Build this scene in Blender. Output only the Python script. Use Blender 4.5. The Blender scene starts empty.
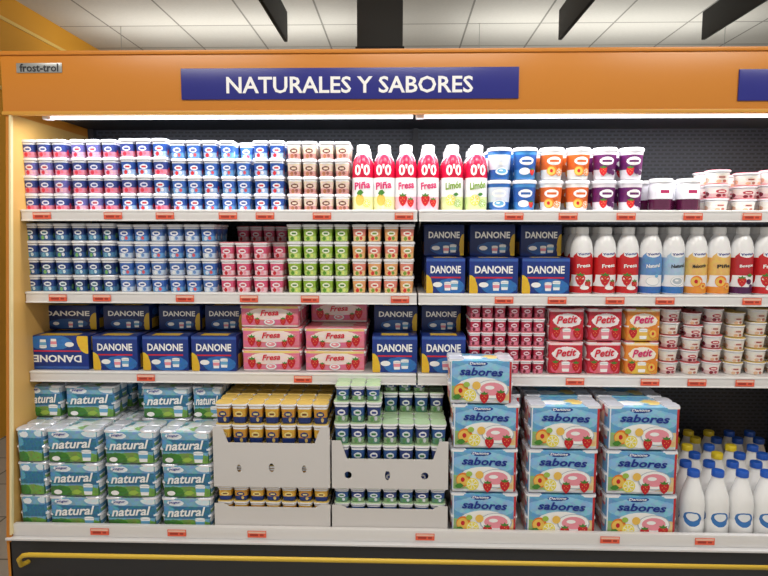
import bpy, bmesh, math, random
import numpy as np
from mathutils import Matrix, Vector
random.seed(7)
scene = bpy.context.scene
try:
    scene.view_settings.view_transform = 'Standard'
    scene.view_settings.look = 'None'
except Exception: pass

# ------------------------------------------------------------ camera
CAM = Vector((0.06, -2.16, 1.5))
ROT = Matrix.Rotation(math.radians(1.6), 3, 'Z') @ Matrix.Rotation(math.radians(90-5.5), 3, 'X') @ Matrix.Rotation(0.0021, 3, 'Z')
cd = bpy.data.cameras.new('camera'); cam = bpy.data.objects.new('camera', cd)
scene.collection.objects.link(cam)
cam.matrix_world = Matrix.Translation(CAM) @ ROT.to_4x4()
cd.sensor_width = 36; cd.lens = 28.125; cd.clip_start = .05
scene.camera = cam

def at(u, v, Y):
    """image pixel coordinates, cast through the camera -> world position on the real vertical plane y=Y"""
    d = ROT @ Vector(((u-384)/600.0, (288-v)/600.0, -1.0))
    return CAM + d*((Y-CAM.y)/d.y)

# ------------------------------------------------------------ materials
def lin(c):
    r = []
    for x in c:
        x /= 255.0
        r.append(x/12.92 if x <= .04045 else ((x+.055)/1.055)**2.4)
    return (r[0], r[1], r[2], 1)
MATS = {}
def label(name, base, shapes=(), rough=.35, dist=0.0, metal=0.0, spec=.5, busy=0.0, bscale=16):
    m = bpy.data.materials.new(name); m.use_nodes = True
    nt = m.node_tree; N = nt.nodes; L = nt.links
    b = N['Principled BSDF']
    b.inputs['Roughness'].default_value = rough
    b.inputs['Metallic'].default_value = metal
    b.inputs['Specular IOR Level'].default_value = spec
    b.inputs['Base Color'].default_value = lin(base)
    MATS[name] = m
    if shapes:
        tc = N.new('ShaderNodeTexCoord'); uv = tc.outputs['UV']
        if dist:
            nz = N.new('ShaderNodeTexNoise'); nz.inputs['Scale'].default_value = 9
            L.new(uv, nz.inputs['Vector'])
            s = N.new('ShaderNodeVectorMath'); s.operation = 'SUBTRACT'; s.inputs[1].default_value = (.5, .5, .5)
            L.new(nz.outputs['Color'], s.inputs[0])
            k = N.new('ShaderNodeVectorMath'); k.operation = 'SCALE'; k.inputs['Scale'].default_value = dist
            L.new(s.outputs[0], k.inputs[0])
            a = N.new('ShaderNodeVectorMath'); a.operation = 'ADD'
            L.new(uv, a.inputs[0]); L.new(k.outputs[0], a.inputs[1]); uvd = a.outputs[0]
        else: uvd = uv
        prev = None
        for (t, cx, cy, rx, ry, col) in shapes:
            s = N.new('ShaderNodeVectorMath'); s.operation = 'SUBTRACT'; s.inputs[1].default_value = (cx, cy, 0)
            L.new(uvd if t == 'e' else uv, s.inputs[0])
            k = N.new('ShaderNodeVectorMath'); k.operation = 'MULTIPLY'; k.inputs[1].default_value = (1/rx, 1/ry, 0)
            L.new(s.outputs[0], k.inputs[0])
            lt = N.new('ShaderNodeMath'); lt.operation = 'LESS_THAN'; lt.inputs[1].default_value = 1
            if t == 'e':
                ln = N.new('ShaderNodeVectorMath'); ln.operation = 'LENGTH'
                L.new(k.outputs[0], ln.inputs[0]); L.new(ln.outputs['Value'], lt.inputs[0])
            else:
                ab = N.new('ShaderNodeVectorMath'); ab.operation = 'ABSOLUTE'; L.new(k.outputs[0], ab.inputs[0])
                sx = N.new('ShaderNodeSeparateXYZ'); L.new(ab.outputs[0], sx.inputs[0])
                mx = N.new('ShaderNodeMath'); mx.operation = 'MAXIMUM'
                L.new(sx.outputs[0], mx.inputs[0]); L.new(sx.outputs[1], mx.inputs[1]); L.new(mx.outputs[0], lt.inputs[0])
            mi = N.new('ShaderNodeMix'); mi.data_type = 'RGBA'
            L.new(lt.outputs[0], mi.inputs[0])
            if prev is None: mi.inputs[6].default_value = lin(base)
            else: L.new(prev, mi.inputs[6])
            mi.inputs[7].default_value = lin(col)
            prev = mi.outputs[2]
        if busy:
            vo = N.new('ShaderNodeTexVoronoi'); vo.inputs['Scale'].default_value = bscale
            L.new(uv, vo.inputs['Vector'])
            mi = N.new('ShaderNodeMix'); mi.data_type = 'RGBA'; mi.blend_type = 'OVERLAY'; mi.inputs[0].default_value = busy
            L.new(prev, mi.inputs[6]); L.new(vo.outputs['Color'], mi.inputs[7]); prev = mi.outputs[2]
        L.new(prev, b.inputs['Base Color'])
    return m
label('white_plastic', (236, 236, 240), rough=.28)
label('foil', (214, 218, 230), rough=.25, metal=.3)
label('white_gloss', (245, 245, 245), rough=.2)
label('shelf_white', (222, 222, 224), rough=.35)
label('rail_white', (230, 228, 228), rough=.3)
label('liner_cream', (214, 170, 96), rough=.45)
label('edge_cream', (240, 222, 170), rough=.35)
label('dark_interior', (40, 42, 48), rough=.6)
label('case_orange', (206, 130, 42), rough=.32)
label('case_yellow', (212, 154, 62), rough=.4)
label('charcoal', (40, 40, 42), rough=.5)
label('black_board', (22, 22, 22), rough=.6)
label('board_grey', (52, 50, 47), rough=.6)
label('sign_blue', (36, 40, 132), rough=.3)
label('bumper_yellow', (215, 178, 55), rough=.35)
label('cardboard_white', (216, 212, 210), rough=.65)
label('txt_white', (250, 250, 250)); label('txt_blue', (22, 48, 145)); label('txt_navy', (20, 30, 90))
label('txt_green', (70, 140, 40)); label('txt_red', (215, 30, 60)); label('txt_yellow', (250, 215, 40)); label('txt_dark', (40, 40, 45))
label('txt_lgreen', (120, 160, 20)); label('txt_magenta', (215, 40, 110))
label('ink_red', (200, 25, 40)); label('ink_pink', (238, 150, 165)); label('ink_orange', (236, 130, 45)); label('ink_gold', (240, 195, 90))
label('ink_lemon', (240, 225, 80)); label('ink_leaf', (70, 135, 50)); label('ink_lime', (160, 195, 80)); label('ink_grey', (185, 195, 205)); label('ink_cyan', (110, 175, 215)); label('ink_plum', (80, 20, 80))
label('cap_blue', (35, 90, 190), rough=.3); label('cap_yellow', (235, 210, 50), rough=.3)
label('metal_plate', (170, 172, 170), rough=.3, metal=.6)
label('price_tag_print', (236, 98, 70), [('r', .5, .78, .46, .15, (244, 196, 176)), ('r', .35, .38, .22, .16, (170, 55, 42)), ('r', .76, .38, .1, .14, (170, 60, 48))], rough=.5)

def cuplab(name, base, mark, markcol, fruit, fr2, low=None, dist=.04):
    sh = []
    if low: sh += [('r', .5, .16, .6, .22, low)]
    sh += [('e', .5, .56, .085, .17, mark), ('r', .5, .56, .05, .06, markcol),
           ('e', .455, .20, .040, .15, fruit), ('e', .545, .22, .036, .13, fr2), ('r', .5, .93, .6, .05, (240, 240, 244)),
           ('e', .25, .35, .05, .2, fruit), ('e', .75, .35, .05, .2, fruit)]
    label(name, base, sh, dist=dist, rough=.28, busy=.22, bscale=26)
cuplab('cup_strawberry', (55, 72, 140), (225, 225, 240), (40, 60, 150), (225, 50, 75), (240, 120, 140), (226, 140, 165))
cuplab('cup_strawberry_b', (105, 105, 175), (242, 230, 238), (190, 40, 80), (215, 45, 75), (240, 190, 200), (225, 170, 200))
cuplab('cup_blue_red', (45, 85, 165), (238, 238, 246), (200, 40, 60), (220, 50, 60), (235, 235, 240), (165, 190, 228))
cuplab('cup_blue_light', (60, 105, 185), (240, 240, 248), (40, 70, 160), (215, 225, 240), (225, 90, 100), (110, 165, 220))
cuplab('cup_cream', (226, 206, 188), (110, 68, 55), (230, 210, 195), (170, 110, 80), (150, 90, 75), (208, 150, 145))
cuplab('cup_navy', (38, 66, 130), (235, 240, 245), (30, 60, 140), (110, 170, 200), (220, 235, 240), (80, 130, 175))
cuplab('cup_navy_green', (32, 52, 105), (225, 235, 240), (40, 90, 120), (120, 180, 110), (230, 230, 240), (55, 95, 150))
cuplab('cup_sky', (80, 118, 185), (244, 244, 250), (50, 80, 160), (235, 240, 246), (110, 150, 210), (200, 213, 235))
cuplab('cup_pink', (220, 90, 125), (246, 235, 240), (200, 30, 70), (200, 25, 45), (240, 160, 175), (240, 205, 215))
cuplab('cup_green', (150, 185, 62), (240, 245, 225), (70, 130, 50), (90, 150, 40), (225, 232, 130), (190, 215, 120))
cuplab('cup_peach', (232, 168, 110), (245, 240, 225), (110, 150, 50), (215, 50, 50), (110, 160, 60), (238, 190, 130))
cuplab('cup_peach_b', (230, 140, 120), (248, 240, 230), (200, 50, 60), (120, 160, 60), (220, 70, 60), (240, 205, 150))
cuplab('cup_red', (178, 40, 70), (240, 215, 225), (140, 20, 60), (110, 20, 40), (230, 130, 150), (215, 120, 145))
cuplab('cup_darkfruit', (240, 230, 226), (185, 50, 70), (245, 225, 220), (130, 30, 55), (165, 50, 70), (225, 195, 195))
cuplab('cup_whitecream', (238, 234, 226), (235, 215, 205), (160, 60, 60), (225, 180, 150), (190, 110, 90), (235, 224, 215))
cuplab('cup_custard', (222, 172, 60), (245, 225, 150), (120, 70, 40), (30, 55, 130), (35, 60, 130), (30, 55, 125))
cuplab('cup_custard_b', (212, 155, 58), (38, 56, 125), (240, 220, 150), (35, 60, 130), (230, 200, 120), (32, 55, 120))
cuplab('cup_tray_green', (42, 84, 145), (228, 236, 240), (40, 120, 70), (90, 150, 100), (225, 230, 240), (100, 150, 130))
cuplab('cup_tray_blue', (36, 58, 120), (240, 240, 246), (40, 60, 150), (100, 160, 100), (225, 225, 235), (150, 180, 140))
label('pink_lid', (225, 120, 135), rough=.3); label('gold_lid', (212, 180, 95), rough=.3); label('red_lid', (196, 78, 84), rough=.3)
label('green_lid', (170, 198, 158), rough=.3)

# ------------------------------------------------------------ prototype meshes
def mk(v, f, m, uv): return dict(v=np.array(v, dtype=float), f=f, m=m, uv=uv)
def lathe(prof, mats, segs=20, n=2.0, top='foil', bottom=None, H=None):
    H = H or prof[-1][1]
    V = []; F = []; M = []; U = []
    for (r, z) in prof:
        for s in range(segs):
            a = math.pi/2+2*math.pi*s/segs
            c, q = math.cos(a), math.sin(a)
            k = (abs(c)**n+abs(q)**n)**(-1/n)
            V.append((r*k*c, r*k*q, z))
    for i in range(len(prof)-1):
        for s in range(segs):
            t = (s+1) % segs
            F.append((i*segs+s, i*segs+t, (i+1)*segs+t, (i+1)*segs+s)); M.append(mats[i])
            v0, v1 = prof[i][1]/H, prof[i+1][1]/H
            U.append([(s/segs, v0), ((s+1)/segs, v0), ((s+1)/segs, v1), (s/segs, v1)])
    k = (len(prof)-1)*segs
    F.append(tuple(range(k, k+segs))); M.append(top); U.append([(.5, .5)]*segs)
    F.append(tuple(reversed(range(segs)))); M.append(bottom or mats[0]); U.append([(.5, 0.02)]*segs)
    return mk(V, F, M, U)
def box(w, h, d, front, side=None, top=None, bev=.005):
    """centred in x, base z=0, front face y=0, extends to +d"""
    bm = bmesh.new(); bmesh.ops.create_cube(bm, size=1)
    for v in bm.verts:
        v.co.x *= w; v.co.y = (v.co.y+.5)*d; v.co.z = (v.co.z+.5)*h
    if bev > 0:
        bmesh.ops.bevel(bm, geom=list(bm.edges), offset=bev, segments=2, profile=.6, affect='EDGES')
    side = side or front; top = top or side
    V = [tuple(v.co) for v in bm.verts]; F = []; M = []; U = []
    bm.normal_update()
    for f in bm.faces:
        F.append(tuple(v.index for v in f.verts)); nn = f.normal
        an = [abs(nn.x), abs(nn.y), abs(nn.z)]; ax = an.index(max(an))
        uvs = []
        for v in f.verts:
            x, y, z = v.co.x/w+.5, v.co.y/d, v.co.z/h
            uvs.append((x, z) if ax == 1 else ((y, z) if ax == 0 else (x, y)))
        U.append(uvs); M.append(front if (ax == 1) else (side if ax == 0 else top))
    bm.free()
    return mk(V, F, M, U)
_tc = {}
def text_raw(s, bold=.02, res=2, ext=0.0, shear=0.0):
    k = (s, bold, res, ext, shear)
    if k in _tc: return _tc[k]
    cu = bpy.data.curves.new('t', 'FONT'); cu.body = s; cu.size = 1; cu.offset = bold; cu.resolution_u = res
    cu.align_x = 'CENTER'; cu.extrude = ext; cu.shear = shear
    ob = bpy.data.objects.new('t', cu); scene.collection.objects.link(ob)
    dg = bpy.context.evaluated_depsgraph_get(); dg.update()
    me = bpy.data.meshes.new_from_object(ob.evaluated_get(dg))
    v = np.array([tuple(x.co) for x in me.vertices]); f = [tuple(p.vertices) for p in me.polygons]
    bpy.data.objects.remove(ob); bpy.data.meshes.remove(me)
    lo, hi = v.min(0), v.max(0)
    v[:, 0] -= (lo[0]+hi[0])/2; v[:, 1] -= (lo[1]+hi[1])/2
    w = hi[0]-lo[0]; v /= w
    _tc[k] = (v, f, (hi[1]-lo[1])/w)
    return _tc[k]
def text(s, w, mat, h=None, bend=None, bold=.02, z=0, y=0, slope=0, x=0, ext=0.0, shear=0.0):
    v, f, asp = text_raw(s, bold, ext=ext, shear=shear)
    X = v[:, 0]*w+x; Zz = v[:, 1]*(w if h is None else h/asp) ; Zz = Zz + slope*X + z
    if bend: P = np.stack([bend*np.sin(X/bend), -bend*np.cos(X/bend), Zz], 1)
    else: P = np.stack([X, y-v[:, 2]*w, Zz], 1)
    return mk(P, f, [mat]*len(f), [[(.5, .5)]*len(q) for q in f])
# printed pictures: list of (kind, cx, cz, rx, rz, ink) in metres
def art(items, bend=None, y=-.0008):
    V = []; F = []; M = []
    lay = 0
    def put(pts, c, mat):
        nonlocal lay
        lay += 1; off = .00012*lay
        o = len(V)
        for (x, z) in [c]+pts:
            if bend: R = bend+.0006+off; V.append((R*math.sin(x/bend), -R*math.cos(x/bend), z))
            else: V.append((x, y-off, z))
        n = len(pts)
        for i in range(n): F.append((o, o+1+i, o+1+(i+1) % n)); M.append(mat)
    def disc(cx, cz, rx, rz, mat, n=18): put([(cx+rx*math.cos(2*math.pi*i/n), cz+rz*math.sin(2*math.pi*i/n)) for i in range(n)], (cx, cz), mat)
    for it in items:
        k, cx, cz, rx, rz = it[:5]
        if k == 'd': disc(cx, cz, rx, rz, it[5])
        elif k == 'straw':
            put([(cx+a*rx*2, cz+b*rz*2) for a, b in ((0, -.55), (.25, -.35), (.42, -.05), (.45, .2), (.3, .4), (0, .34), (-.3, .4), (-.45, .2), (-.42, -.05), (-.25, -.35))], (cx, cz), 'ink_red')
            put([(cx+a*rx*2, cz+b*rz*2) for a, b in ((-.4, .5), (-.12, .45), (0, .62), (.12, .45), (.4, .5), (.2, .28), (-.2, .28))], (cx, cz+rz*.76), 'ink_leaf')
            for a, b in ((-.18, 0), (.16, .06), (0, -.22), (0, .16)): disc(cx+a*rx*2, cz+b*rz*2, rx*.07, rz*.09, 'ink_gold', 6)
        elif k == 'citrus':
            disc(cx, cz, rx, rz, it[5]); disc(cx, cz, rx*.82, rz*.82, 'txt_white')
            for i in range(7):
                a = 2*math.pi*i/7; b_ = a+.72
                put([(cx+rx*.1*math.cos(a+.36), cz+rz*.1*math.sin(a+.36)), (cx+rx*.74*math.cos(a), cz+rz*.74*math.sin(a)), (cx+rx*.78*math.cos(a+.36), cz+rz*.78*math.sin(a+.36)), (cx+rx*.74*math.cos(b_), cz+rz*.74*math.sin(b_))], (cx+rx*.4*math.cos(a+.36), cz+rz*.4*math.sin(a+.36)), it[5])
        elif k == 'peach':
            disc(cx, cz, rx, rz, 'ink_orange'); disc(cx-rx*.12, cz-rz*.05, rx*.78, rz*.78, 'ink_gold'); disc(cx-rx*.1, cz, rx*.28, rz*.34, 'ink_red')
        elif k == 'pot':
            put([(cx-rx*.75, cz-rz), (cx+rx*.75, cz-rz), (cx+rx*.95, cz+rz*.7), (cx-rx*.95, cz+rz*.7)], (cx, cz), 'txt_white')
            put([(cx-rx*.84, cz-rz*.4), (cx+rx*.84, cz-rz*.4), (cx+rx*.9, cz+rz*.3), (cx-rx*.9, cz+rz*.3)], (cx, cz), it[5])
            disc(cx, cz+rz*.75, rx*1.02, rz*.24, 'ink_grey'); disc(cx, cz+rz*.78, rx*.88, rz*.17, 'txt_white')
        elif k == 'bowl':
            disc(cx, cz, rx, rz, 'ink_grey'); disc(cx, cz+rz*.04, rx*.92, rz*.9, 'txt_white'); disc(cx, cz+rz*.06, rx*.72, rz*.66, it[5]); disc(cx-rx*.15, cz+rz*.2, rx*.28, rz*.2, 'txt_white')
        elif k == 'leaf':
            put([(cx-rx, cz), (cx-rx*.4, cz+rz*.8), (cx+rx*.3, cz+rz), (cx+rx, cz+rz*.2), (cx+rx*.2, cz-rz*.7), (cx-rx*.5, cz-rz*.6)], (cx, cz), it[5])
    return mk(V, F, M, [[(.5, .5)]*3 for _ in F])
def join(*ps):
    V = []; F = []; M = []; U = []; o = 0
    for p in ps:
        V.append(p['v']); F += [tuple(i+o for i in q) for q in p['f']]; M += p['m']; U += p['uv']; o += len(p['v'])
    return dict(v=np.concatenate(V), f=F, m=M, uv=U)
def shift(p, x=0, y=0, z=0):
    return dict(v=p['v']+np.array([x, y, z]), f=p['f'], m=p['m'], uv=p['uv'])
class MB:
    def __init__(s): s.V = []; s.F = []; s.M = []; s.U = []; s.o = 0
    def add(s, p, x=0, y=0, z=0, rot=0.0, flipy=False):
        v = p['v']
        if flipy: v = np.stack([-v[:, 0], v[:, 1], v[:, 2].max()-v[:, 2]], 1)
        if rot:
            c, q = math.cos(rot), math.sin(rot)
            v = np.stack([v[:, 0]*c-v[:, 1]*q, v[:, 0]*q+v[:, 1]*c, v[:, 2]], 1)
        s.V.append(v+np.array([x, y, z])); o = s.o
        s.F += [tuple(i+o for i in f) for f in p['f']]; s.M += p['m']; s.U += p['uv']; s.o += len(v)
    def build(s, name, parent=None):
        me = bpy.data.meshes.new(name)
        V = np.concatenate(s.V)
        me.from_pydata(V.tolist(), [], s.F)
        names = sorted(set(s.M)); idx = {n: i for i, n in enumerate(names)}
        for n in names: me.materials.append(MATS[n])
        me.polygons.foreach_set('material_index', [idx[n] for n in s.M])
        uvl = me.uv_layers.new(name='UVMap')
        flat = [c for f in s.U for q in f for c in q]
        uvl.data.foreach_set('uv', flat)
        me.polygons.foreach_set('use_smooth', [True]*len(s.F))
        me.set_sharp_from_angle(angle=math.radians(35))
        me.update()
        ob = bpy.data.objects.new(name, me); scene.collection.objects.link(ob)
        if parent: ob.parent = parent
        return ob
def empty(name, loc=(0, 0, 0)):
    e = bpy.data.objects.new(name, None); e.location = loc; scene.collection.objects.link(e); return e
def bx(mb, x0, x1, y0, y1, z0, z1, mat, bev=.0, top=None):
    mb.add(box(x1-x0, z1-z0, y1-y0, mat, mat, top, bev=bev), (x0+x1)/2, y0, z0)

# ------------------------------------------------------------ levels
S1 = at(384, 211, 0).z; S2 = at(384, 294, 0).z; S3 = at(384, 374, 0).z
RAIL = S1-at(384, 221.5, 0).z
YL = -.15; YB = -.125
LIP = at(384, 530, YL).z; LIPB = at(384, 542, YL).z; DECK = LIP-.03
HY = -.035
HB = at(384, 113, HY).z; HT = at(384, 49.5, HY).z
XL = at(3, 80, HY).x; XR = 1.80
XI = XL+.020
# ------------------------------------------------------------ room
def roommat(name, c1, c2, bw, bh, mort, coord='Object', bump=0):
    m = bpy.data.materials.new(name); m.use_nodes = True; nt = m.node_tree; N = nt.nodes; L = nt.links
    b = N['Principled BSDF']; b.inputs['Roughness'].default_value = .8
    tc = N.new('ShaderNodeTexCoord'); br = N.new('ShaderNodeTexBrick')
    br.offset = 0; br.inputs['Scale'].default_value = 1; br.inputs['Brick Width'].default_value = bw
    br.inputs['Row Height'].default_value = bh; br.inputs['Mortar Size'].default_value = mort
    br.inputs['Color1'].default_value = lin(c1); br.inputs['Color2'].default_value = lin([x*.96 for x in c1]); br.inputs['Mortar'].default_value = lin(c2)
    L.new(tc.outputs[coord], br.inputs['Vector'])
    nz = N.new('ShaderNodeTexNoise'); nz.inputs['Scale'].default_value = 45
    L.new(tc.outputs[coord], nz.inputs['Vector'])
    mx = N.new('ShaderNodeMix'); mx.data_type = 'RGBA'; mx.blend_type = 'MULTIPLY'; mx.inputs[0].default_value = .12
    L.new(br.outputs['Color'], mx.inputs[6]); L.new(nz.outputs['Fac'], mx.inputs[7]); L.new(mx.outputs[2], b.inputs['Base Color'])
    MATS[name] = m
roommat('ceiling_tile', (214, 213, 206), (140, 139, 133), .6, .6, .008)
roommat('floor_tile', (190, 188, 182), (120, 118, 112), .4, .4, .006)
label('wall_yellow_paint', (226, 160, 40), rough=.7)
label('wall_light', (200, 198, 190), rough=.8)
label('trim_cream', (236, 200, 110), rough=.6)
CZ = 3.2
mb = MB(); bx(mb, -6, 6, -4, 9, CZ, CZ+.1, 'ceiling_tile'); mb.build('ceiling')
mb = MB(); bx(mb, -6, 6, -4, 9, -.1, 0, 'floor_tile'); mb.build('floor')
XW = at(20, 0, 2.47).x
mb = MB(); bx(mb, XW-.15, XW, -1.0, 9, 0, CZ, 'wall_yellow_paint'); mb.build('wall_left')
mb = MB()
for z in (2.5, 2.75, 3.0): bx(mb, XW, XW+.012, -1.0, 9, z, z+.025, 'trim_cream')
mb.build('trim_1')
mb = MB(); bx(mb, -6, 6, 9, 9.15, 0, CZ, 'wall_light'); mb.build('wall_back')

# hanging boards
def board(u, vt, vb, Yn=.5, Yf=1.9):
    a = at(u, vb, Yf); b = at(u, vt, Yf)
    mb = MB(); bx(mb, a.x-.012, a.x+.012, Yn, Yf, a.z, b.z, 'black_board', bev=.003)
    for y in (Yn+.2, Yf-.2): bx(mb, a.x-.002, a.x+.002, y, y+.004, b.z-.002, CZ, 'metal_plate')
    mb.build('hanging_aisle_board')
board(286, 12, 42); board(560, 10, 40); board(703, 12, 40)
mb = MB(); a = at(357, 52, 1.9); b = at(403, 0, 1.9)
bx(mb, a.x, b.x, 1.9, 1.93, a.z, 3.02, 'board_grey', bev=.004)
bx(mb, a.x-.01, b.x+.01, 1.88, 1.95, a.z, a.z+.03, 'black_board', bev=.003)
for x in (a.x+.04, b.x-.04): bx(mb, x-.002, x+.002, 1.913, 1.917, 3.018, CZ, 'metal_plate')
mb.build('hanging_information_sign')

# ------------------------------------------------------------ refrigerated case
case = empty('refrigerated_display_case')
m = bpy.data.materials.new('perforated_back'); m.use_nodes = True
nt = m.node_tree; N = nt.nodes; L = nt.links; bs = N['Principled BSDF']; bs.inputs['Roughness'].default_value = .5
tc = N.new('ShaderNodeTexCoord'); mp = N.new('ShaderNodeMapping'); mp.inputs['Rotation'].default_value = (math.radians(90), 0, 0)
br = N.new('ShaderNodeTexBrick'); br.inputs['Scale'].default_value = 1; br.inputs['Brick Width'].default_value = .03; br.inputs['Row Height'].default_value = .016
br.inputs['Mortar Size'].default_value = .0045; br.inputs['Color1'].default_value = lin((26, 29, 35)); br.inputs['Color2'].default_value = lin((26, 29, 35)); br.inputs['Mortar'].default_value = lin((54, 58, 70))
L.new(tc.outputs['Object'], mp.inputs['Vector']); L.new(mp.outputs[0], br.inputs['Vector']); L.new(br.outputs['Color'], bs.inputs['Base Color'])
MATS['perforated_back'] = m
YBK = .52
mb = MB(); bx(mb, XI, XR-.05, YBK, YBK+.02, DECK, HB+.05, 'perforated_back'); mb.build('back_panel', case)
mb = MB(); bx(mb, XL, XR, YBK+.02, YBK+.12, .08, HT, 'charcoal'); mb.build('rear_insulation', case)
def prism(poly_yz, x0, x1, mat):
    n = len(poly_yz)
    V = [(x0, y, z) for y, z in poly_yz]+[(x1, y, z) for y, z in poly_yz]
    F = [tuple(range(n)), tuple(reversed(range(n, 2*n)))]+[(i, i+n, (i+1) % n+n, (i+1) % n) for i in range(n)]
    return mk(V, F, [mat]*len(F), [[(.5, .5)]*len(f) for f in F])
ep = [(YL-.01, .08), (YL-.01, LIPB), (HY+.005, HB+.01), (HY+.005, HT-.01), (YBK+.12, HT-.01), (YBK+.12, .08)]
ep = ep[::-1]
mb = MB(); mb.add(prism(ep, XL, XL+.016, 'case_orange')); mb.add(prism(ep, XR-.03, XR, 'case_orange')); mb.build('end_panels', case)
ep2 = [(YBK, HB), (HY+.012, HB), (YL+.001, LIPB+.01), (YBK, LIPB+.01)]
mb = MB(); mb.add(prism(ep2, XL+.016, XI, 'liner_cream')); mb.add(prism(ep2, XR-.05, XR-.03, 'liner_cream'))
ep3 = [(HY+.012, HB), (HY-.001, HB), (YL-.013, LIPB+.01), (YL+.001, LIPB+.01)]
mb.add(prism(ep3, XL+.014, XI+.001, 'edge_cream')); mb.build('inner_liners', case)
mb = MB()
bx(mb, XL-.008, XR+.008, HY, HY+.04, HB, HT, 'case_orange', bev=.006)
bx(mb, XL-.002, XR, HY+.04, YBK+.12, HT-.06, HT-.004, 'case_orange')
bx(mb, XL-.010, XR+.010, HY-.006, HY+.01, HT-.012, HT+.002, 'case_orange', bev=.003)
bx(mb, XL-.010, XR+.010, HY-.004, HY+.02, HB-.003, HB+.010, 'case_yellow', bev=.003)
mb.build('header_fascia', case)
mb = MB(); bx(mb, XI, XR-.05, HY+.04, YBK, HB+.035, HB+.05, 'dark_interior'); mb.build('inner_canopy', case)
def sign(u0, u1, v0, v1, name, s=None, tu=None):
    a = at(u0, v1, HY); b = at(u1, v0, HY)
    mb = MB(); bx(mb, a.x, b.x, HY-.006, HY, a.z, b.z, 'sign_blue', bev=.002)
    if s:
        c = at(tu[0], tu[3], HY); d = at(tu[1], tu[2], HY)
        mb.add(text(s, d.x-c.x, 'txt_white', h=d.z-c.z, bold=.018, y=HY-.007, z=(c.z+d.z)/2, x=0), (c.x+d.x)/2)
    mb.build(name, case)
sign(182, 519, 67, 100, 'category_sign_panel', 'NATURALES Y SABORES', (227, 473, 76.0, 94.0))
sign(737, 1010, 68, 101, 'category_sign_panel_b')
a = at(17, 73, HY); b = at(62, 63, HY)
mb = MB(); bx(mb, a.x, b.x, HY-.003, HY, a.z, b.z, 'metal_plate', bev=.001)
mb.add(text('frost-trol', (b.x-a.x)*.85, 'txt_dark', y=HY-.004, z=(a.z+b.z)/2), (a.x+b.x)/2); mb.build('maker_plate', case)
xs = at(417.5, 300, 0).x
def shelf(z, nm):
    mb = MB()
    for (x0, x1) in ((XI+.002, xs-.003), (xs+.003, XR-.052)):
        bx(mb, x0, x1, .004, .46, z-.02, z, 'shelf_white')
        bx(mb, x0, x1, -.010, .004, z-RAIL, z+.004, 'rail_white', bev=.003)
        bx(mb, x0, x1, -.013, -.009, z-.004, z+.003, 'white_gloss', bev=.001)
        bx(mb, x0, x1, -.013, -.009, z-RAIL, z-RAIL+.005, 'white_gloss', bev=.001)
        for xb in (x0+.005, x1-.009):
            mb.add(prism([(.46, z-.02), (.03, z-.02), (.03, z-.035), (.46, z-.09)], xb, xb+.004, 'shelf_white'))
    mb.build(nm, case)
shelf(S1, 'shelf_top'); shelf(S2, 'shelf_middle'); shelf(S3, 'shelf_lower')
mb = MB()
for x in (XI+.012, xs, XR-.07): bx(mb, x-.012, x+.012, YBK-.03, YBK, DECK, HB+.035, 'dark_interior')
mb.build('uprights', case)
mb = MB()
bx(mb, XI, XR-.05, YL+.02, YBK, DECK-.02, DECK, 'shelf_white')
bx(mb, XL+.016, XR-.03, YL, YL+.02, LIPB, LIP, 'rail_white', bev=.004)
bx(mb, XL, XR, YL-.02, YL+.015, LIPB-.008, LIPB, 'shelf_white', bev=.003)
bx(mb, XL, XR, YL-.01, YBK+.02, .1, LIPB-.008, 'charcoal', bev=.01)
bx(mb, XL+.02, XR-.02, YL+.06, YBK, 0, .12, 'charcoal')
mb.build('base_cabinet', case)
cu = bpy.data.curves.new('bumper_rail', 'CURVE'); cu.dimensions = '3D'; cu.bevel_depth = .008; cu.bevel_resolution = 4
zb_ = at(384, 561, YL-.07).z; sp = cu.splines.new('POLY'); xa = at(20, 553, YL-.07).x
pts = [(xa-.012, YL-.01, zb_-.06), (xa-.012, YL-.05, zb_-.05), (xa-.008, YL-.066, zb_-.02), (xa+.01, YL-.07, zb_-.003), (xa+.03, YL-.07, zb_), (XR, YL-.07, zb_), (XR, YL-.01, zb_)]
sp.points.add(len(pts)-1)
for i, p in enumerate(pts): sp.points[i].co = (*p, 1)
cu.materials.append(MATS['bumper_yellow']); ob = bpy.data.objects.new('bumper_rail', cu); scene.collection.objects.link(ob); ob.parent = case
m = bpy.data.materials.new('lamp_tube'); m.use_nodes = True
b = m.node_tree.nodes['Principled BSDF']; b.inputs['Emission Color'].default_value = (1, 1, 1, 1); b.inputs['Emission Strength'].default_value = 1.6
MATS['lamp_tube'] = m
mb = MB()
for x0, x1 in ((at(52, 120, .03).x, xs-.02), (xs+.02, XR-.1)):
    bx(mb, x0, x1, .022, .044, HB-.006, HB+.012, 'lamp_tube', bev=.004)
    bx(mb, x0-.02, x1+.02, .015, .052, HB+.012, HB+.035, 'white_plastic', bev=.003)
    bx(mb, x0-.03, x0, .018, .048, HB-.008, HB+.02, 'white_plastic', bev=.003)
mb.build('canopy_lamp', case)
mb = MB()
def tags(us, v, z, Y, w=.066, h=.024):
    for u in us:
        mb.add(box(w, h, .002, 'price_tag_print', bev=0), at(u, v, Y).x, Y-.002, z-h/2)
tags((42, 113, 165, 228, 265, 322, 404, 514, 568, 626, 693, 752), 216, S1-RAIL/2, -.013)
tags((58, 102, 185, 249, 310, 400, 504, 557, 615, 665, 752), 299, S2-RAIL/2, -.013)
tags((146, 303, 575, 650, 697, 745), 379, S3-RAIL/2, -.013)
tags((100, 177, 257, 425, 610, 705), 536, (LIP+LIPB)/2, YL-.001)
mb.build('price_tags', case)

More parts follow.
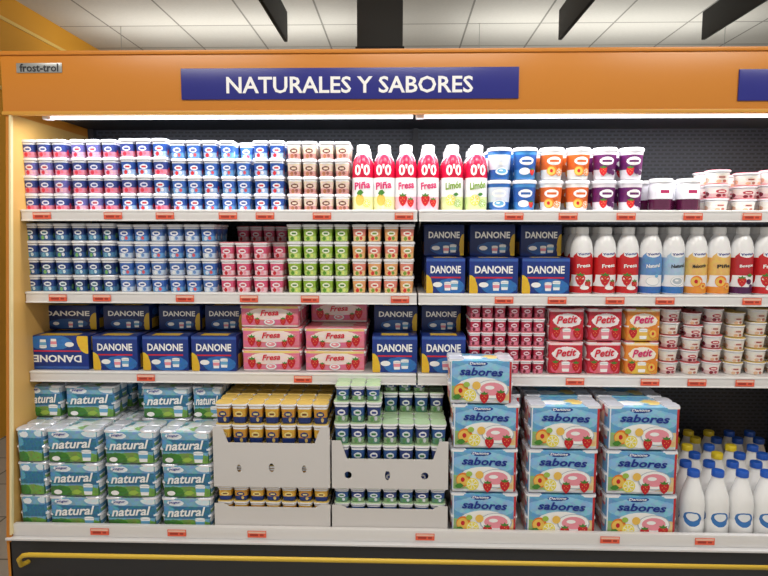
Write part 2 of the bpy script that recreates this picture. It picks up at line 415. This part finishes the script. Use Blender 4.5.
# ------------------------------------------------------------ product prototypes
_cc = {}
def cup(w, h, lab, lid='foil', n=5, rim='white_plastic'):
    k = (round(w, 4), round(h, 4), lab, lid, n)
    if k not in _cc:
        r = w/2*.985
        _cc[k] = lathe([(r*.70, 0), (r*.78, h*.04), (r*.90, h*.77), (r*.83, h*.81), (r*.995, h*.85), (r*.995, h*.945), (r*.93, h*.985)],
                       [lab, lab, lab, rim, rim, lid], segs=24, n=n, top=lid, H=h*.81)
    return _cc[k]
def cup_block(name, u0, u1, vt, zb, pat, Y=.018, cols=None, rows=4, depth=3, lid='foil', drop=None, vm=None, n=5, jit=.0018):
    vm = vm or vt+30
    x0, x1 = at(u0, vm, Y).x, at(u1, vm, Y).x
    cols = cols or max(1, round((x1-x0)/.058)); w = (x1-x0)/cols
    h = (at((u0+u1)/2, vt, Y).z-zb)/rows
    mb = MB()
    for d in range(depth):
        for r in range(rows):
            oy = random.uniform(0, jit*3); ox = random.uniform(-jit, jit)*.6
            for c in range(cols):
                if drop and drop(c, r, d): continue
                lab = pat(c, r, d) if callable(pat) else pat[(c//2+r) % len(pat)]
                mb.add(cup(w, h, lab, lid, n), x0+w*(c+.5)+ox+random.uniform(-jit, jit)*.4, Y+w*(d+.5)+oy, zb+r*h, rot=random.uniform(-.04, .04))
    return mb.build(name)

cup_block('strawberry_yogurt_stack', 20, 66, 139, S1, ['cup_strawberry', 'cup_strawberry', 'cup_strawberry_b'])
cup_block('strawberry_yogurt_stack', 69, 116, 139, S1, ['cup_strawberry_b', 'cup_strawberry', 'cup_strawberry'])
cup_block('strawberry_yogurt_stack', 118, 167, 138, S1, ['cup_blue_red', 'cup_strawberry'])
cup_block('blueberry_yogurt_stack', 169, 217, 140, S1, ['cup_blue_red', 'cup_blue_light'])
cup_block('plain_yogurt_stack', 219, 250, 140, S1, ['cup_blue_light'], drop=lambda c, r, d: r == 3 and c == 1 and d == 0)
cup_block('plain_yogurt_stack', 252, 284, 140, S1, ['cup_blue_red'])
cup_block('chocolate_yogurt_stack', 286, 317, 141, S1, ['cup_cream'], lid='white_plastic')
cup_block('chocolate_yogurt_stack', 318, 350, 141, S1, ['cup_cream'], lid='white_plastic')
cup_block('plain_yogurt_stack', 21, 68, 223, S2, ['cup_navy', 'cup_navy_green'])
cup_block('plain_yogurt_stack', 70, 114, 223, S2, ['cup_navy_green', 'cup_navy'])
cup_block('sweetened_yogurt_stack', 116, 164, 224, S2, ['cup_sky', 'cup_blue_light'])
cup_block('sweetened_yogurt_stack', 166, 216, 224, S2, ['cup_blue_light', 'cup_sky'])
cup_block('pink_yogurt_stack', 219, 250, 242, S2, ['cup_pink'], rows=3, lid='pink_lid')
cup_block('pink_yogurt_stack', 252, 284, 242, S2, ['cup_pink'], rows=3, lid='pink_lid', drop=lambda c, r, d: r == 2 and d == 0 and c == 1)
cup_block('pink_yogurt_stack', 236, 288, 226, S2, ['cup_pink'], Y=.215, rows=4, depth=2, lid='pink_lid')
cup_block('pear_yogurt_stack', 286, 317, 224, S2, ['cup_green'], lid='white_plastic')
cup_block('pear_yogurt_stack', 318, 349, 224, S2, ['cup_green'], lid='white_plastic')
cup_block('peach_yogurt_stack', 351, 382, 224, S2, lambda c, r, d: ('cup_peach', 'cup_peach_b')[(c+r) % 2], lid='white_plastic')
cup_block('peach_yogurt_stack', 383, 415, 224, S2, lambda c, r, d: ('cup_peach_b', 'cup_peach')[(c+r) % 2], lid='white_plastic')
cup_block('berry_yogurt_stack', 469, 507, 304, S3, ['cup_red'], rows=5, cols=3, lid='pink_lid')
cup_block('berry_yogurt_stack', 508, 546, 304, S3, ['cup_red'], rows=5, cols=3, lid='pink_lid')
for i, (a_, b_) in enumerate(((663, 684), (686, 706), (708, 728), (730, 750), (752, 773), (775, 797), (799, 820))):
    cup_block('fruit_layer_yogurt_stack', a_, b_, 309+(i % 2)*4, S3, lambda c, r, d: ('cup_darkfruit', 'cup_whitecream')[(i+r) % 2 if i < 3 else 1], rows=5, cols=1, n=2, lid='red_lid' if i < 3 else 'gold_lid', depth=3, jit=.004)
for i, (a_, b_) in enumerate(((711, 736), (739, 764), (767, 792))):
    cup_block('cream_dessert_cups', a_, b_, 169+(i % 2)*3, S1, ['cup_whitecream', 'cup_darkfruit'], rows=3, cols=1, n=2, lid='pink_lid', vm=190, depth=2, jit=.003)

label('jar_fill', (225, 225, 232), [('r', .5, .18, .6, .2, (78, 20, 55)), ('e', .5, .60, .10, .2, (245, 245, 248)), ('r', .5, .60, .06, .05, (170, 40, 90))], rough=.08, dist=.05, spec=.8)
for (a_, b_) in ((653, 678), (681, 706)):
    mbj = MB(); x0, x1 = at(a_, 195, .02).x, at(b_, 195, .02).x; w = x1-x0; h = at(a_, 178, .02).z-S1
    p = lathe([(w*.42, 0), (w*.47, h*.05), (w*.48, h*.5), (w*.47, h*.75), (w*.42, h*.85), (w*.42, h*.88), (w*.46, h*.89), (w*.46, h*.99), (w*.43, h)], ['jar_fill']*5+['white_gloss']*3, segs=28, top='white_gloss', H=h)
    for d in range(3): mbj.add(p, (x0+x1)/2, .02+w*(d+.5), S1)
    mbj.build('yogurt_jar')

def bottle(w, h, lab, cap, texts, pics=()):
    r = w/2
    pr = [(r*.86, 0), (r*.97, h*.02), (r, h*.07), (r, h*.30), (r, h*.60), (r*.96, h*.69), (r*.85, h*.78), (r*.68, h*.85), (r*.55, h*.888), (r*.50, h*.90)]
    ms = [lab]*9
    pr2 = [(r*.57, h*.902), (r*.57, h*.985), (r*.50, h)]
    body = lathe(pr+pr2, ms+[cap]*3, segs=32, top=cap, H=h)
    P = [body]+[text(s, tw*w, m_, bend=r+.0016, z=z*h, bold=.03, slope=sl, h=(th*h if th else None)) for (s, tw, m_, z, th, sl) in texts]
    if pics: P.append(art([(k, cx*w, cz*h, rx*w, rz*w)+tuple(q) for (k, cx, cz, rx, rz, *q) in pics], bend=r))
    return join(*P)
def drinkmat(n, low):
    label(n, (244, 244, 246), [('r', .5, .64, .6, .135, (205, 22, 62)), ('e', .5, .74, .20, .12, (205, 22, 62)), ('r', .5, .12, .6, .10, low)], rough=.2, dist=.03)
drinkmat('drink_pineapple', (240, 238, 180)); drinkmat('drink_strawberry', (245, 195, 210)); drinkmat('drink_lemon', (220, 235, 170))
def row_bottle(name, u, lab, cap, texts, zb, vt, w_px=22.5, depth=3, Y=.02, pics=()):
    x0 = at(u-w_px/2, vt+40, Y).x; x1 = at(u+w_px/2, vt+40, Y).x; w = x1-x0; h = at(u, vt, Y).z-zb
    p = bottle(w, h, lab, cap, texts, pics); mb = MB()
    for d in range(depth): mb.add(p, (x0+x1)/2, Y+w*(d+.5)*1.01, zb, rot=random.uniform(-.12, .12) if d else random.uniform(-.1, .1))
    mb.build(name)
PIC = {'drink_pineapple': [('d', -.12, .17, .2, .26, 'ink_gold'), ('leaf', -.1, .27, .16, .16, 'ink_leaf'), ('citrus', .2, .12, .17, .17, 'ink_lemon')],
       'drink_strawberry': [('straw', -.16, .17, .22, .26), ('straw', .2, .13, .18, .2)],
       'drink_lemon': [('citrus', -.14, .17, .22, .24, 'ink_lemon'), ('citrus', .2, .12, .17, .17, 'ink_lime'), ('leaf', .1, .25, .12, .09, 'ink_leaf')]}
for u, l, s, c in ((362.5, 'drink_pineapple', 'Piña', 'txt_magenta'), (384, 'drink_pineapple', 'Piña', 'txt_magenta'), (406, 'drink_strawberry', 'Fresa', 'txt_magenta'), (428.5, 'drink_strawberry', 'Fresa', 'txt_magenta'), (453, 'drink_lemon', 'Limón', 'txt_lgreen'), (477.5, 'drink_lemon', 'Limón', 'txt_lgreen')):
    row_bottle('drinkable_yogurt_bottle', u, l, 'white_gloss', [("0'0", .72, 'txt_white', .62, .17, 0), (s, .76, c, .39, .11, .12)], S1, 144, pics=PIC[l])
def drink2(n, main, low):
    label(n, (243, 243, 245), [('r', .5, .42, .6, .13, main), ('e', .5, .55, .16, .09, main), ('e', .2, .35, .12, .25, main), ('e', .8, .35, .12, .25, main), ('r', .5, .07, .6, .05, low), ('e', .5, .60, .10, .05, (248, 248, 250))], rough=.2, dist=.05, busy=.10, bscale=20)
drink2('drink_red', (204, 40, 44), (204, 40, 44))
drink2('drink_blue', (100, 150, 205), (60, 110, 185))
drink2('drink_peach', (232, 190, 110), (235, 150, 60))
drink2('drink_forest', (185, 45, 55), (80, 30, 80))
drink2('drink_coconut', (170, 200, 225), (60, 120, 190))
PIC2 = {'drink_red': [('straw', -.15, .22, .24, .27), ('straw', .2, .15, .17, .2), ('d', .05, .1, .2, .09, 'txt_white')],
        'drink_blue': [('bowl', 0, .2, .3, .2, 'txt_white'), ('d', .15, .28, .08, .08, 'ink_cyan')],
        'drink_coconut': [('bowl', 0, .2, .3, .22, 'ink_grey')],
        'drink_peach': [('peach', -.1, .2, .25, .26), ('peach', .2, .13, .15, .16)],
        'drink_forest': [('straw', -.17, .2, .2, .22), ('d', .12, .2, .12, .12, 'ink_plum'), ('d', .24, .13, .1, .1, 'ink_plum'), ('leaf', .15, .29, .14, .09, 'ink_leaf')]}
for u, l, s in ((584.5, 'drink_red', 'Fresa'), (608, 'drink_red', 'Fresa'), (631, 'drink_red', 'Fresa'), (654.5, 'drink_blue', 'Natural'), (677.5, 'drink_coconut', 'Natural'), (700.5, 'drink_peach', 'Melocotón'), (723.5, 'drink_peach', 'Piña'), (747, 'drink_forest', 'Bosque'), (771, 'drink_red', 'Fresa'), (795, 'drink_blue', 'Natural')):
    row_bottle('liquid_yogurt_bottle', u, l, 'white_gloss', [('Yogur', .58, 'txt_blue', .60, .045, .1), (s, .6, 'txt_dark' if l in ('drink_peach', 'drink_coconut') else 'txt_white', .43, .055, .1)], S2, 227, w_px=22.8, pics=PIC2[l])

def tubmat(n, base, mid):
    label(n, base, [('r', .5, .60, .6, .26, mid), ('e', .5, .64, .11, .14, (250, 250, 250)), ('r', .5, .64, .07, .04, mid)], dist=.05, rough=.28, busy=.12, bscale=18)
tubmat('tub_blue', (50, 110, 190), (225, 232, 245))
tubmat('tub_blue_b', (70, 140, 205), (40, 95, 175))
tubmat('tub_orange', (240, 240, 240), (220, 105, 45))
tubmat('tub_plum', (235, 230, 238), (105, 35, 100))
PIC3 = {'tub_blue': [('bowl', 0, .24, .26, .15, 'ink_cyan')], 'tub_blue_b': [('bowl', -.08, .24, .22, .14, 'txt_white'), ('straw', .22, .22, .12, .13)],
        'tub_orange': [('peach', -.1, .26, .2, .2), ('citrus', .2, .22, .15, .15, 'ink_orange')], 'tub_plum': [('straw', -.14, .25, .17, .18), ('d', .1, .25, .12, .12, 'ink_plum'), ('d', .24, .2, .1, .1, 'ink_plum')]}
def tub(w, h, lab, lid='white_plastic'):
    r = w/2*.98
    return join(lathe([(r*.74, 0), (r*.79, h*.03), (r*.93, h*.86), (r*1.0, h*.87), (r*1.0, h*.93), (r*.96, h*.95), (r*.93, h*.97)], [lab, lab, lid, lid, lid, lid], segs=28, top=lid, H=h*.87),
                art([(k, cx*w, cz*h, rx*w, rz*w)+tuple(q) for (k, cx, cz, rx, rz, *q) in PIC3[lab]], bend=r*.87))
for u, l in ((501, 'tub_blue'), (527, 'tub_blue_b'), (554, 'tub_orange'), (581, 'tub_orange'), (608, 'tub_plum'), (635, 'tub_plum')):
    x0, x1 = at(u-13, 180, .02).x, at(u+13, 180, .02).x; w = x1-x0; h = (at(u, 146, .02).z-S1)/2
    p = tub(w, h, l); mb = MB()
    for d in range(3):
        for r in range(2): mb.add(p, (x0+x1)/2, .02+w*(d+.5), S1+r*h, rot=random.uniform(-.15, .15))
    mb.build('large_yogurt_tub_stack')

# --- cartons
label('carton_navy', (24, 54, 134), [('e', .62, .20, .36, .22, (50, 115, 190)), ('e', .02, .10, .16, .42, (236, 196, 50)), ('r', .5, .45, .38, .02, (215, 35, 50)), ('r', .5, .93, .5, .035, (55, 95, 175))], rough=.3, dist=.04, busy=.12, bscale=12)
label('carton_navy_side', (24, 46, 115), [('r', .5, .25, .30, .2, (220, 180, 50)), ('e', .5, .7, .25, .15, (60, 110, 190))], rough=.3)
label('carton_shaded', (20, 42, 100), [('e', .5, .25, .34, .2, (40, 90, 155)), ('e', .98, .3, .10, .4, (220, 180, 50))], rough=.35, dist=.05)  # navy carton for the recessed upper rows, their shade put into the colour
def carton(w, h, d, front, txt=True):
    b = box(w*.985, h*.985, d*.98, front, 'carton_navy_side', bev=.006)
    if txt:
        m_ = min(w, h)
        return join(b, text('DANONE', w*.76, 'txt_white', h=h*.21, bold=.03, z=h*.66, y=-.0008),
                    art([('pot', w*.22, h*.24, m_*.11, m_*.13, 'ink_cyan'), ('pot', w*.05, h*.21, m_*.10, m_*.12, 'ink_pink'), ('d', w*-.2, h*.25, m_*.13, m_*.07, 'txt_white')]))
    return b
def carton_row(spans, v0, zb, Y, d, front, txt=True, depth=1, name='yogurt_carton', flip=()):
    for i, (a_, b_) in enumerate(spans):
        x0, x1 = at(a_, v0+15, Y).x, at(b_, v0+15, Y).x; h = at(a_, v0, Y).z-zb
        mb = MB()
        for k in range(depth): mb.add(carton(x1-x0, h, d, front, txt and k == 0), (x0+x1)/2+random.uniform(-.003, .003), Y+k*d+random.uniform(0, .004), zb, flipy=i in flip)
        mb.build(name)
hD = at(120, 335, .018).z-S3
carton_row(((25, 88), (92, 138), (141, 188), (191, 237)), 335, S3, .018, .12, 'carton_navy', depth=3, flip=(0,))
carton_row(((38, 96), (103, 150), (158, 200), (204, 243)), 305, S3+hD, .13, .12, 'carton_shaded', depth=2)
carton_row(((371, 417), (421, 466)), 335, S3, .018, .12, 'carton_navy', depth=3)
carton_row(((373, 417), (421, 461)), 305, S3+hD, .13, .12, 'carton_shaded', depth=2)
hD2 = at(480, 257, .018).z-S2
carton_row(((425, 465), (469, 519), (522, 571)), 257, S2, .018, .12, 'carton_navy', depth=3)
carton_row(((424, 465), (470, 516), (521, 563)), 224, S2+hD2, .10, .12, 'carton_shaded', depth=2)

def multipack(w, h, d, lab, texts, cuplabs, cols=3, layers=2, lid='foil', sw=.9, top=None, side=None, pics=()):
    P = []
    cw = w/cols; ch = h/layers; nd = max(1, round(d/cw)); cdp = d/nd
    for l in range(layers):
        for c in (0, cols-1):
            for k in range(nd):
                P.append(shift(cup(min(cw, cdp), ch, cuplabs, lid), -w/2+cw*(c+.5), cdp*(k+.5), l*ch))
    P.append(shift(box(w*sw, h*.96, d, lab, side or lab, top, bev=.010), 0, 0, h*.012))
    if pics: P.append(art([(k, cx*w, cz*h, rx*h, rz*h)+tuple(q) for (k, cx, cz, rx, rz, *q) in pics]))
    for (s, tw, m_, z, th, x, sl) in texts:
        P.append(text(s, tw*w, m_, h=th*h, bold=.025, z=z*h, y=-.0030, x=x*w, slope=sl, shear=.25))
    return join(*P)
label('cup_plainwhite', (232, 236, 240), [('r', .5, .5, .6, .14, (90, 145, 185)), ('r', .5, .15, .6, .1, (140, 180, 110))])
label('pack_natural', (120, 172, 200), [('e', .5, .0, .80, .34, (120, 165, 78)), ('e', .15, .1, .3, .24, (70, 130, 60)), ('r', .5, .56, .6, .19, (54, 120, 155)), ('e', .1, .62, .15, .12, (95, 165, 200)), ('e', .27, .86, .19, .09, (235, 240, 245)), ('e', .9, .9, .2, .1, (215, 228, 235))], dist=.11, rough=.3, busy=.22, bscale=14)
label('pack_natural_top', (160, 186, 196), [('e', .5, .45, .42, .35, (215, 222, 226)), ('e', .75, .3, .2, .2, (125, 162, 100)), ('e', .25, .6, .18, .2, (90, 138, 152))], dist=.25, rough=.3, busy=.25, bscale=10)
label('pack_sabores', (100, 165, 210), [('e', .5, .70, .50, .24, (140, 195, 228)), ('e', .1, .1, .25, .3, (150, 190, 120)), ('e', .9, .1, .3, .3, (235, 205, 150)), ('r', .5, .04, .5, .04, (215, 222, 228)), ('e', .44, .91, .16, .05, (28, 66, 150)), ('r', .985, .5, .03, .5, (195, 45, 48)), ('r', .012, .5, .014, .5, (230, 236, 242))], dist=.10, rough=.3, busy=.18, bscale=13)
label('pack_sabores_top', (130, 184, 216), [('e', .5, .5, .40, .36, (105, 165, 208)), ('e', .35, .4, .2, .25, (230, 235, 240)), ('e', .7, .5, .15, .25, (230, 205, 120)), ('r', .985, .5, .03, .5, (200, 55, 48))], dist=.25, rough=.3, busy=.25, bscale=9)
label('pack_sabores_side', (190, 60, 55), [('e', .5, .5, .4, .3, (225, 190, 170)), ('r', .2, .5, .2, .5, (110, 165, 205))], dist=.2, rough=.3, busy=.2)
label('cup_sabores', (236, 228, 224), [('r', .5, .5, .6, .18, (215, 100, 110)), ('r', .5, .15, .6, .1, (232, 185, 85))])
label('pack_pink', (226, 122, 148), [('e', .5, .62, .40, .28, (246, 228, 222)), ('r', .5, .95, .5, .08, (232, 205, 125)), ('r', .5, .04, .5, .05, (245, 235, 235))], dist=.1, busy=.2, bscale=12)
label('pack_petit_red', (196, 36, 56), [('e', .5, .64, .40, .22, (245, 238, 240)), ('e', .5, .18, .44, .2, (228, 110, 130)), ('r', .5, .96, .5, .05, (245, 215, 220))], dist=.12, busy=.2, bscale=12)
label('pack_petit_peach', (230, 142, 52), [('e', .5, .64, .40, .22, (248, 240, 225)), ('e', .5, .18, .44, .2, (236, 192, 80)), ('r', .5, .96, .5, .05, (250, 225, 180))], dist=.12, busy=.2, bscale=12)

for (a_, b_) in ((240, 301), (304, 367)):
    x0, x1 = at(a_, 340, .018).x, at(b_, 340, .018).x; h = (at(240, 305, .018).z-S3)/3
    p = multipack(x1-x0, h, .13, 'pack_pink', [('Fresa', .30, 'txt_red', .66, .26, .0, .05)], 'cup_pink', cols=4, layers=1, lid='pink_lid', sw=.94,
                  pics=[('straw', -.32, .4, .2, .24), ('straw', .33, .42, .2, .24), ('straw', .22, .28, .14, .16), ('straw', -.2, .28, .13, .15), ('bowl', 0, .25, .25, .14, 'ink_pink')])
    mb = MB()
    for k in range(2):
        for r in range(3):
            if r == 2 and a_ > 300 and k == 0: continue
            mb.add(p, (x0+x1)/2+random.uniform(-.003, .003), .02+k*.135, S3+r*h)
    mb.build('strawberry_yogurt_multipack')
for j, (a_, b_) in enumerate(((548, 585), (587, 623), (625, 661))):
    lab = 'pack_petit_red' if j < 2 else 'pack_petit_peach'
    x0, x1 = at(a_, 340, .018).x, at(b_, 340, .018).x; h = (at(a_, 308, .018).z-S3)/2
    p = multipack(x1-x0, h, .11, lab, [('Petit', .56, 'txt_red' if j < 2 else 'txt_magenta', .66, .23, 0, .08)], 'cup_darkfruit', cols=3, lid='red_lid', sw=.93,
                  pics=[('pot', .0, .24, .13, .16, 'ink_pink' if j < 2 else 'ink_gold'), ('straw', -.28, .26, .13, .15), ('straw' if j < 2 else 'peach', .28, .24, .13, .15)])
    mb = MB()
    for k in range(3):
        for r in range(2): mb.add(p, (x0+x1)/2, .02+k*.115, S3+r*h)
    mb.build('children_yogurt_multipack')

# ------------------------------------------------------------ bottom deck
NH = .123
nat_t = [('natural', .74, 'txt_white', .58, .27, .0, .05), ('yogur', .24, 'txt_blue', .86, .07, -.22, .03)]
nat_p = [('pot', .26, .24, .15, .17, 'ink_cyan'), ('leaf', .05, .14, .16, .09, 'ink_lime'), ('leaf', -.15, .22, .14, .08, 'ink_leaf'), ('d', -.3, .14, .12, .07, 'txt_white')]
def nat_stack(u0, u1, v, Y, layers, depth=1, jitter=.006):
    x0, x1 = at(u0, v, Y).x, at(u1, v, Y).x; w = x1-x0
    narrow = w < .1
    p = multipack(w, NH, .125, 'pack_natural', [] if narrow else nat_t, 'cup_plainwhite', cols=3, top='pack_natural_top', sw=.90, pics=() if narrow else nat_p)
    mb = MB()
    for k in range(depth):
        for r in range(layers): mb.add(p, (x0+x1)/2+random.uniform(-jitter, jitter)*.5, Y+k*.128+random.uniform(0, .004), DECK+r*NH, rot=random.uniform(-.012, .012))
    mb.build('plain_yogurt_multipack_stack')
nat_stack(47, 101, 480, YB, 3); nat_stack(104, 157, 480, YB, 3); nat_stack(160, 212, 480, YB, 3)
nat_stack(24, 62, 420, .012, 4); nat_stack(65, 117, 420, .012, 4); nat_stack(119, 139, 420, .012, 3); nat_stack(141, 190, 420, .012, 4); nat_stack(192, 222, 420, .012, 4)
nat_stack(40, 84, 405, .145, 4, depth=2); nat_stack(88, 134, 405, .145, 4, depth=2); nat_stack(136, 182, 405, .145, 4, depth=2); nat_stack(186, 228, 405, .145, 4, depth=2)
x = at(47, 480, YB).x
mb = MB()
wleft = (x-.004)-(XI+.003); p = multipack(wleft, NH, .12, 'pack_natural', [], 'cup_plainwhite', cols=2, top='pack_natural_top', sw=.8)
for r in range(3): mb.add(p, (x-.004+XI+.003)/2, YB+.005, DECK+r*NH)
mb.build('plain_yogurt_multipack_stack')

SH = (at(560, 405, YB).z-DECK)/3
sab_t = [('sabores', .66, 'txt_blue', .72, .18, .0, -.03), ('Danone', .24, 'txt_white', .905, .055, -.06, .0)]
sab_p = [('d', .0, .33, .56, .27, 'txt_white'), ('peach', -.30, .30, .16, .16), ('citrus', -.17, .20, .14, .14, 'ink_lemon'), ('bowl', .17, .33, .36, .22, 'ink_pink'), ('straw', .30, .18, .12, .13),
         ('straw', .05, .15, .11, .12), ('leaf', -.36, .16, .1, .07, 'ink_leaf'), ('d', -.07, .42, .09, .09, 'ink_gold'), ('d', -.22, .44, .07, .06, 'ink_lime')]
def sab_stack(u0, u1, v, Y, layers, depth=1, z0=None):
    x0, x1 = at(u0, v, Y).x, at(u1, v, Y).x; w = x1-x0
    p = multipack(w, SH, .118, 'pack_sabores', sab_t, 'cup_sabores', cols=4, top='pack_sabores_top', side='pack_sabores_side', sw=.94, pics=sab_p)
    mb = MB()
    for k in range(depth):
        for r in range(layers): mb.add(p, (x0+x1)/2+random.uniform(-.003, .003), Y+k*.12, (z0 if z0 is not None else DECK)+r*SH, rot=random.uniform(-.01, .01) if depth == 1 else 0)
    mb.build('fruit_yogurt_multipack_stack')
sab_stack(450, 519, 470, YB, 3); sab_stack(527, 600, 470, YB, 3); sab_stack(605, 680, 470, YB, 3)
sab_stack(448, 514, 380, YB, 1, z0=DECK+3*SH)
sab_stack(455, 520, 440, .004, 3, depth=3); sab_stack(524, 592, 440, .004, 3, depth=3); sab_stack(596, 662, 440, .004, 3, depth=3)

def tray_panel(w, h, hend, holes):
    cu = bpy.data.curves.new('p', 'CURVE'); cu.dimensions = '2D'; cu.fill_mode = 'BOTH'; cu.extrude = .0015
    def poly(pts):
        s = cu.splines.new('POLY'); s.points.add(len(pts)-1); s.use_cyclic_u = True
        for i, q in enumerate(pts): s.points[i].co = (q[0], q[1], 0, 1)
    e = w*.13
    poly([(-w/2, 0), (w/2, 0), (w/2, hend), (w/2-e*.6, hend), (w/2-e, h), (-w/2+e, h), (-w/2+e*.6, hend), (-w/2, hend)])
    for (cx, cy, rx, ry) in holes:
        poly([(cx+rx*math.cos(t*math.pi/8), cy+ry*math.sin(t*math.pi/8)) for t in range(16)])
    ob = bpy.data.objects.new('p', cu); scene.collection.objects.link(ob)
    dg = bpy.context.evaluated_depsgraph_get(); dg.update()
    me = bpy.data.meshes.new_from_object(ob.evaluated_get(dg))
    v = np.array([(q.co.x, -q.co.z, q.co.y) for q in me.vertices]); f = [tuple(q.vertices) for q in me.polygons]
    bpy.data.objects.remove(ob)
    return mk(v, f, ['cardboard_white']*len(f), [[(.5, .5)]*len(q) for q in f])
def tray(u0, u1, z0, ztop_mid, ztop_end, ctop, pat, holes, name, lid, rows, depth_cups=4):
    x0, x1 = at(u0, 480, YB).x, at(u1, 480, YB).x; w = x1-x0; e = .30
    mb = MB(); cx = (x0+x1)/2
    hp = [(a_*w, b_*(ztop_mid-z0), rx, ry) for a_, b_, rx, ry in holes]
    mb.add(tray_panel(w, ztop_mid-z0, ztop_end-z0, hp), cx, YB, z0)
    mb.add(tray_panel(w, ztop_mid-z0, ztop_end-z0, hp), cx, YB+e, z0)
    for x_ in (x0, x1-.003): bx(mb, x_, x_+.003, YB+.002, YB+e-.002, z0, ztop_mid-.005, 'cardboard_white')
    bx(mb, x0+.003, x1-.003, YB+.002, YB+e-.002, z0, z0+.003, 'cardboard_white')
    cols = 7; cw = (w-.010)/cols; h = (ctop-z0-.003)/rows
    for d in range(depth_cups+1):
        for c in range(cols):
            for r in range(rows):
                lab = pat(c, r, d)
                if lab: mb.add(cup(cw, h, lab, lid), x0+.005+cw*(c+.5), YB+.004+cw*(d+.5)*1.1, z0+.003+r*h, rot=random.uniform(-.05, .05))
    mb.build(name)
zU = at(270, 487, YB).z
tA = at(270, 507, YB).z
hol = [(-.28, .42, .008, .014), (.0, .44, .010, .016), (.28, .42, .008, .014)]
holr = [(-.36, .45, .013, .013), (-.02, .45, .009, .018), (.3, .45, .013, .013)]
cst = lambda c, r, d: ('cup_custard', 'cup_custard_b')[(c+r) % 2]
tbl = lambda c, r, d: ('cup_tray_green', 'cup_tray_blue')[(c+r) % 2]
tray(214, 330, DECK, tA, tA+.012, zU-.002, cst, [], 'custard_cup_tray', 'gold_lid', 3)
tray(332, 448, DECK, tA, tA+.012, zU-.002, tbl, [], 'yogurt_cup_tray', 'green_lid', 3)
tm = at(270, 443, YB).z; te = at(270, 427, YB).z; tc_ = at(270, 404, YB).z
tray(214, 330, zU, tm, te, tc_, cst, hol, 'custard_cup_tray', 'gold_lid', 4)
tm = at(380, 459, YB).z; te = at(380, 441, YB).z; tc_ = at(380, 402, YB).z
tray(332, 448, zU, tm, te, tc_, lambda c, r, d: None if (r == 3 and d < 2 and c > 2) else tbl(c, r, d), holr, 'yogurt_cup_tray', 'green_lid', 4)
mb = MB()
xx0 = at(335, 390, YB+.02).x; cwt = .0535
for c in range(3):
    for d in range(2): mb.add(cup(cwt, .056, tbl(c, 0, d), 'green_lid'), xx0+cwt*(c+.5), YB+.01+cwt*(d+.5), tc_)
for c in range(2, 5): mb.add(cup(cwt, .045, tbl(c, 1, 0), 'green_lid'), xx0+cwt*(c+1.6), YB+.02+cwt*2.7, tc_)
mb.build('yogurt_cup_stack')

label('milk_label', (244, 244, 244), [('e', .5, .30, .12, .11, (60, 120, 190)), ('e', .5, .33, .08, .06, (240, 245, 250)), ('e', .2, .3, .1, .1, (60, 120, 190))], rough=.25, dist=.03)
def milk(cap):
    r = .041; h = .235
    return lathe([(r*.9, 0), (r, .006), (r, .055), (r*.97, .06), (r*.97, .065), (r, .07), (r, .12), (r*.92, .145), (r*.66, .18), (r*.47, .205), (r*.43, .213), (r*.5, .214), (r*.5, .232), (r*.45, .235)],
                 ['milk_label']*10+[cap]*3, segs=32, top=cap, H=h)
mk_ = {c: milk(c) for c in ('cap_blue', 'cap_yellow')}
x0 = at(684, 500, YB).x+.05
for i in range(6):
    mb = MB()
    for d in range(6):
        c = 'cap_yellow' if (i, d) in ((0, 2), (1, 3), (2, 2), (3, 3), (0, 4), (1, 5), (2, 4), (3, 5), (2, 5), (0, 5), (1, 4), (4, 1), (5, 3)) else 'cap_blue'
        mb.add(mk_[c], x0+i*.085+(d % 2)*.012, YB+.045+d*.085, DECK, rot=random.uniform(-.4, .4))
    mb.build('milk_bottle_row')

# ------------------------------------------------------------ lights
w = bpy.data.worlds.new('world'); scene.world = w; w.use_nodes = True
w.node_tree.nodes['Background'].inputs[0].default_value = (1, .965, .90, 1); w.node_tree.nodes['Background'].inputs[1].default_value = .54
def area(name, loc, sx, sy, e, rot=(0, 0, 0), col=(1, 1, 1), parent=None):
    l = bpy.data.lights.new(name, 'AREA'); l.shape = 'RECTANGLE'; l.size = sx; l.size_y = sy; l.energy = e; l.color = col
    o = bpy.data.objects.new(name, l); o.location = loc; o.rotation_euler = rot; scene.collection.objects.link(o)
    if parent: o.parent = parent
    return o
area('canopy_light', ((XL+XR)/2, .0, HB-.012), XR-XL-.2, .05, 14, (math.radians(12), 0, 0), (.98, .98, 1), case)
for x in (-1.5, 0.3, 2.1):
    e = empty('ceiling_light')  # unseen store lamps over the aisle, placed there for frontal fill
    mb = MB(); bx(mb, x-.6, x+.6, -1.65, -1.35, CZ-.05, CZ, 'white_plastic', bev=.005); mb.build('housing', e)
    area('fill_lamp', (x, -1.5, CZ-.055), 1.15, .27, 38, (math.radians(25), 0, 0), (1, .95, .87), e)
for x in (-1.3, 1.7):
    for y in (3.0, 5.2):
        e = empty('added_uplight')  # added fitting hidden behind the header, only there to brighten the ceiling
        mb = MB(); bx(mb, x-1.2, x+1.2, y-.1, y+.1, 2.62, 2.67, 'white_plastic', bev=.01)
        for xx in (x-1, x+1): bx(mb, xx-.002, xx+.002, y-.002, y+.002, 2.668, CZ, 'metal_plate')
        mb.build('housing', e)
        area('fill_lamp', (x, y, 2.68), 2.3, .18, 11, (math.radians(180), 0, 0), (1, .97, .92), e)
